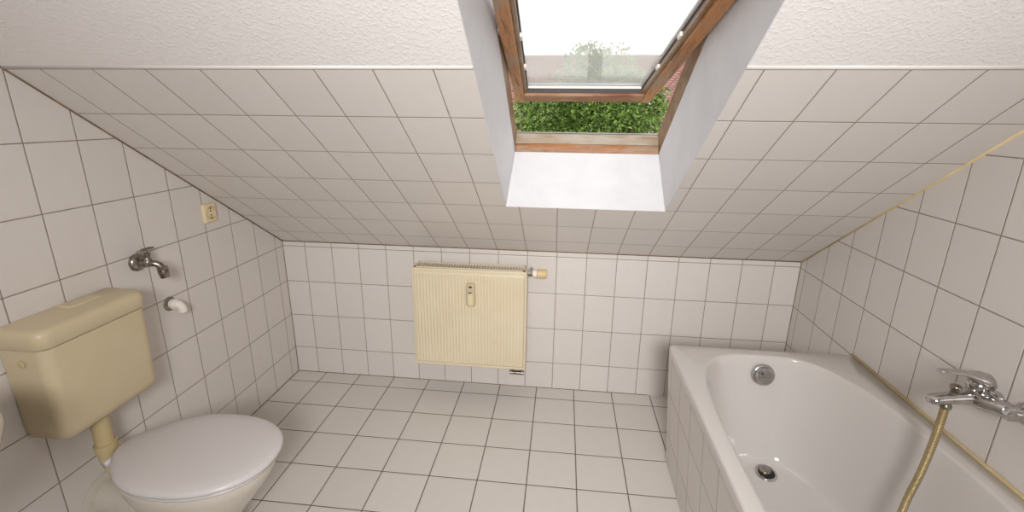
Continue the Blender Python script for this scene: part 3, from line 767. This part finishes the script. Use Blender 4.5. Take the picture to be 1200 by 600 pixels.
sk = root('power_socket', (0, -.477, 1.036), 'cream power socket under the slope on the left wall', 'socket')
ky, kz = -.4825, 1.037
bm = bmesh.new()
def srr(i, h): return [(.0005+h, p.x, p.y) for p in rrect(ky-.036+i, ky+.036-i, kz-.040+i, kz+.040-i, .005, 0)]
loops(bm, [srr(0, 0), srr(0, .007), srr(.002, .010), srr(.005, .011)], True, True, True)
plate = build('cover_plate', bm, M['cream_plastic'], sk, angle=40)
bm = bmesh.new()
lathe(bm, (.0105, ky, kz), (1, 0, 0), [(0, .0265), (.004, .0265), (.0045, .025), (.001, .0225), (.0005, 0)], 32)
build('socket_well', bm, simple('socket_inner', lin((206, 184, 140)), .5), plate, angle=40)
bm = bmesh.new()
for dz in (-.0095, .0095): lathe(bm, (.010, ky, kz+dz), (1, 0, 0), [(0, .0035), (.0022, .0035), (.0023, 0)], 12)
box(bm, .010, .0135, ky-.003, ky+.003, kz+.017, kz+.024); box(bm, .010, .0135, ky-.003, ky+.003, kz-.024, kz-.017)
build('contacts', bm, simple('dark_brass', lin((110, 70, 44)), .5, metal=.4), plate)

# ------------------------------------------------------------------ ADDED FILL LIGHT BEHIND THE VIEWPOINT
LP = Vector((1.62, -3.16, 1.80))
sl = root('added_fill_lamp', (LP.x, LP.y-.12, 0), 'added fill light in a wide white dish on a stand, unseen behind the viewpoint, aimed at the knee wall', 'lamp')
aim = (Vector((1.38, 0, .82)) - LP).normalized()
bm = bmesh.new(); lathe(bm, (LP.x, LP.y-.12, 0), (0, 0, 1), [(0, .14), (.015, .14), (.03, .02), (.03, .0)], 32); build('base', bm, M['chrome'], sl, angle=40)
bm = bmesh.new(); tube(bm, [(LP.x, LP.y-.12, .02), (LP.x, LP.y-.12, LP.z+.02)], .012, 12); build('pole', bm, M['chrome'], sl, angle=40)
bm = bmesh.new(); lathe(bm, LP-aim*.09, aim, [(0, .03), (.01, .12), (.04, .24), (.09, .32), (.10, .32), (.05, .235), (.02, .12), (.012, 0)], 40); build('dish', bm, M['white_plastic'], sl, angle=50)
ld = bpy.data.lights.new('fill_disk', 'AREA'); ld.shape = 'DISK'; ld.size = .60; ld.energy = 21; ld.color = (1, .98, .965); ld.spread = math.radians(103)  # unseen area light added to fill the room; dish and stand modelled around it
lo = bpy.data.objects.new('fill_disk', ld); C.objects.link(lo); lo.parent = sl
lo.location = LP + aim*.012 - sl.location; lo.rotation_euler = aim.to_track_quat('-Z', 'Y').to_euler()

# ------------------------------------------------------------------ SKY
w = bpy.data.worlds.new('overcast_sky'); SC.world = w; w.use_nodes = True
nt = w.node_tree; bg = nt.nodes['Background']
bg.inputs[0].default_value = (.965, .98, 1.0, 1); bg.inputs[1].default_value = 2.3

# ------------------------------------------------------------------ CAMERA
yaw, pit, rol = .1072, -.2765, .0107
fwd = Vector((-math.sin(yaw)*math.cos(pit), math.cos(yaw)*math.cos(pit), math.sin(pit)))
right = Vector((math.cos(yaw), math.sin(yaw), 0)); up = right.cross(fwd)
r2 = right*math.cos(rol)+up*math.sin(rol); u2 = up*math.cos(rol)-right*math.sin(rol)
cam = bpy.data.cameras.new('camera'); co = bpy.data.objects.new('camera', cam); C.objects.link(co)
co.matrix_world = Matrix(((r2.x, u2.x, -fwd.x, 1.489), (r2.y, u2.y, -fwd.y, -2.2654), (r2.z, u2.z, -fwd.z, 1.4511), (0, 0, 0, 1)))
cam.sensor_fit = 'HORIZONTAL'; cam.sensor_width = 36; cam.lens = 544.54/1200*36
cam.shift_y = -(300-288.75)/1200; cam.clip_start = .01; cam.clip_end = 200
SC.camera = co
vs_ = SC.view_settings
SC.display_settings.display_device = 'sRGB'
vs_.view_transform = 'Standard'; vs_.look = 'None'; vs_.gamma = 1; vs_.use_curve_mapping = False
vs_.exposure = 0.10
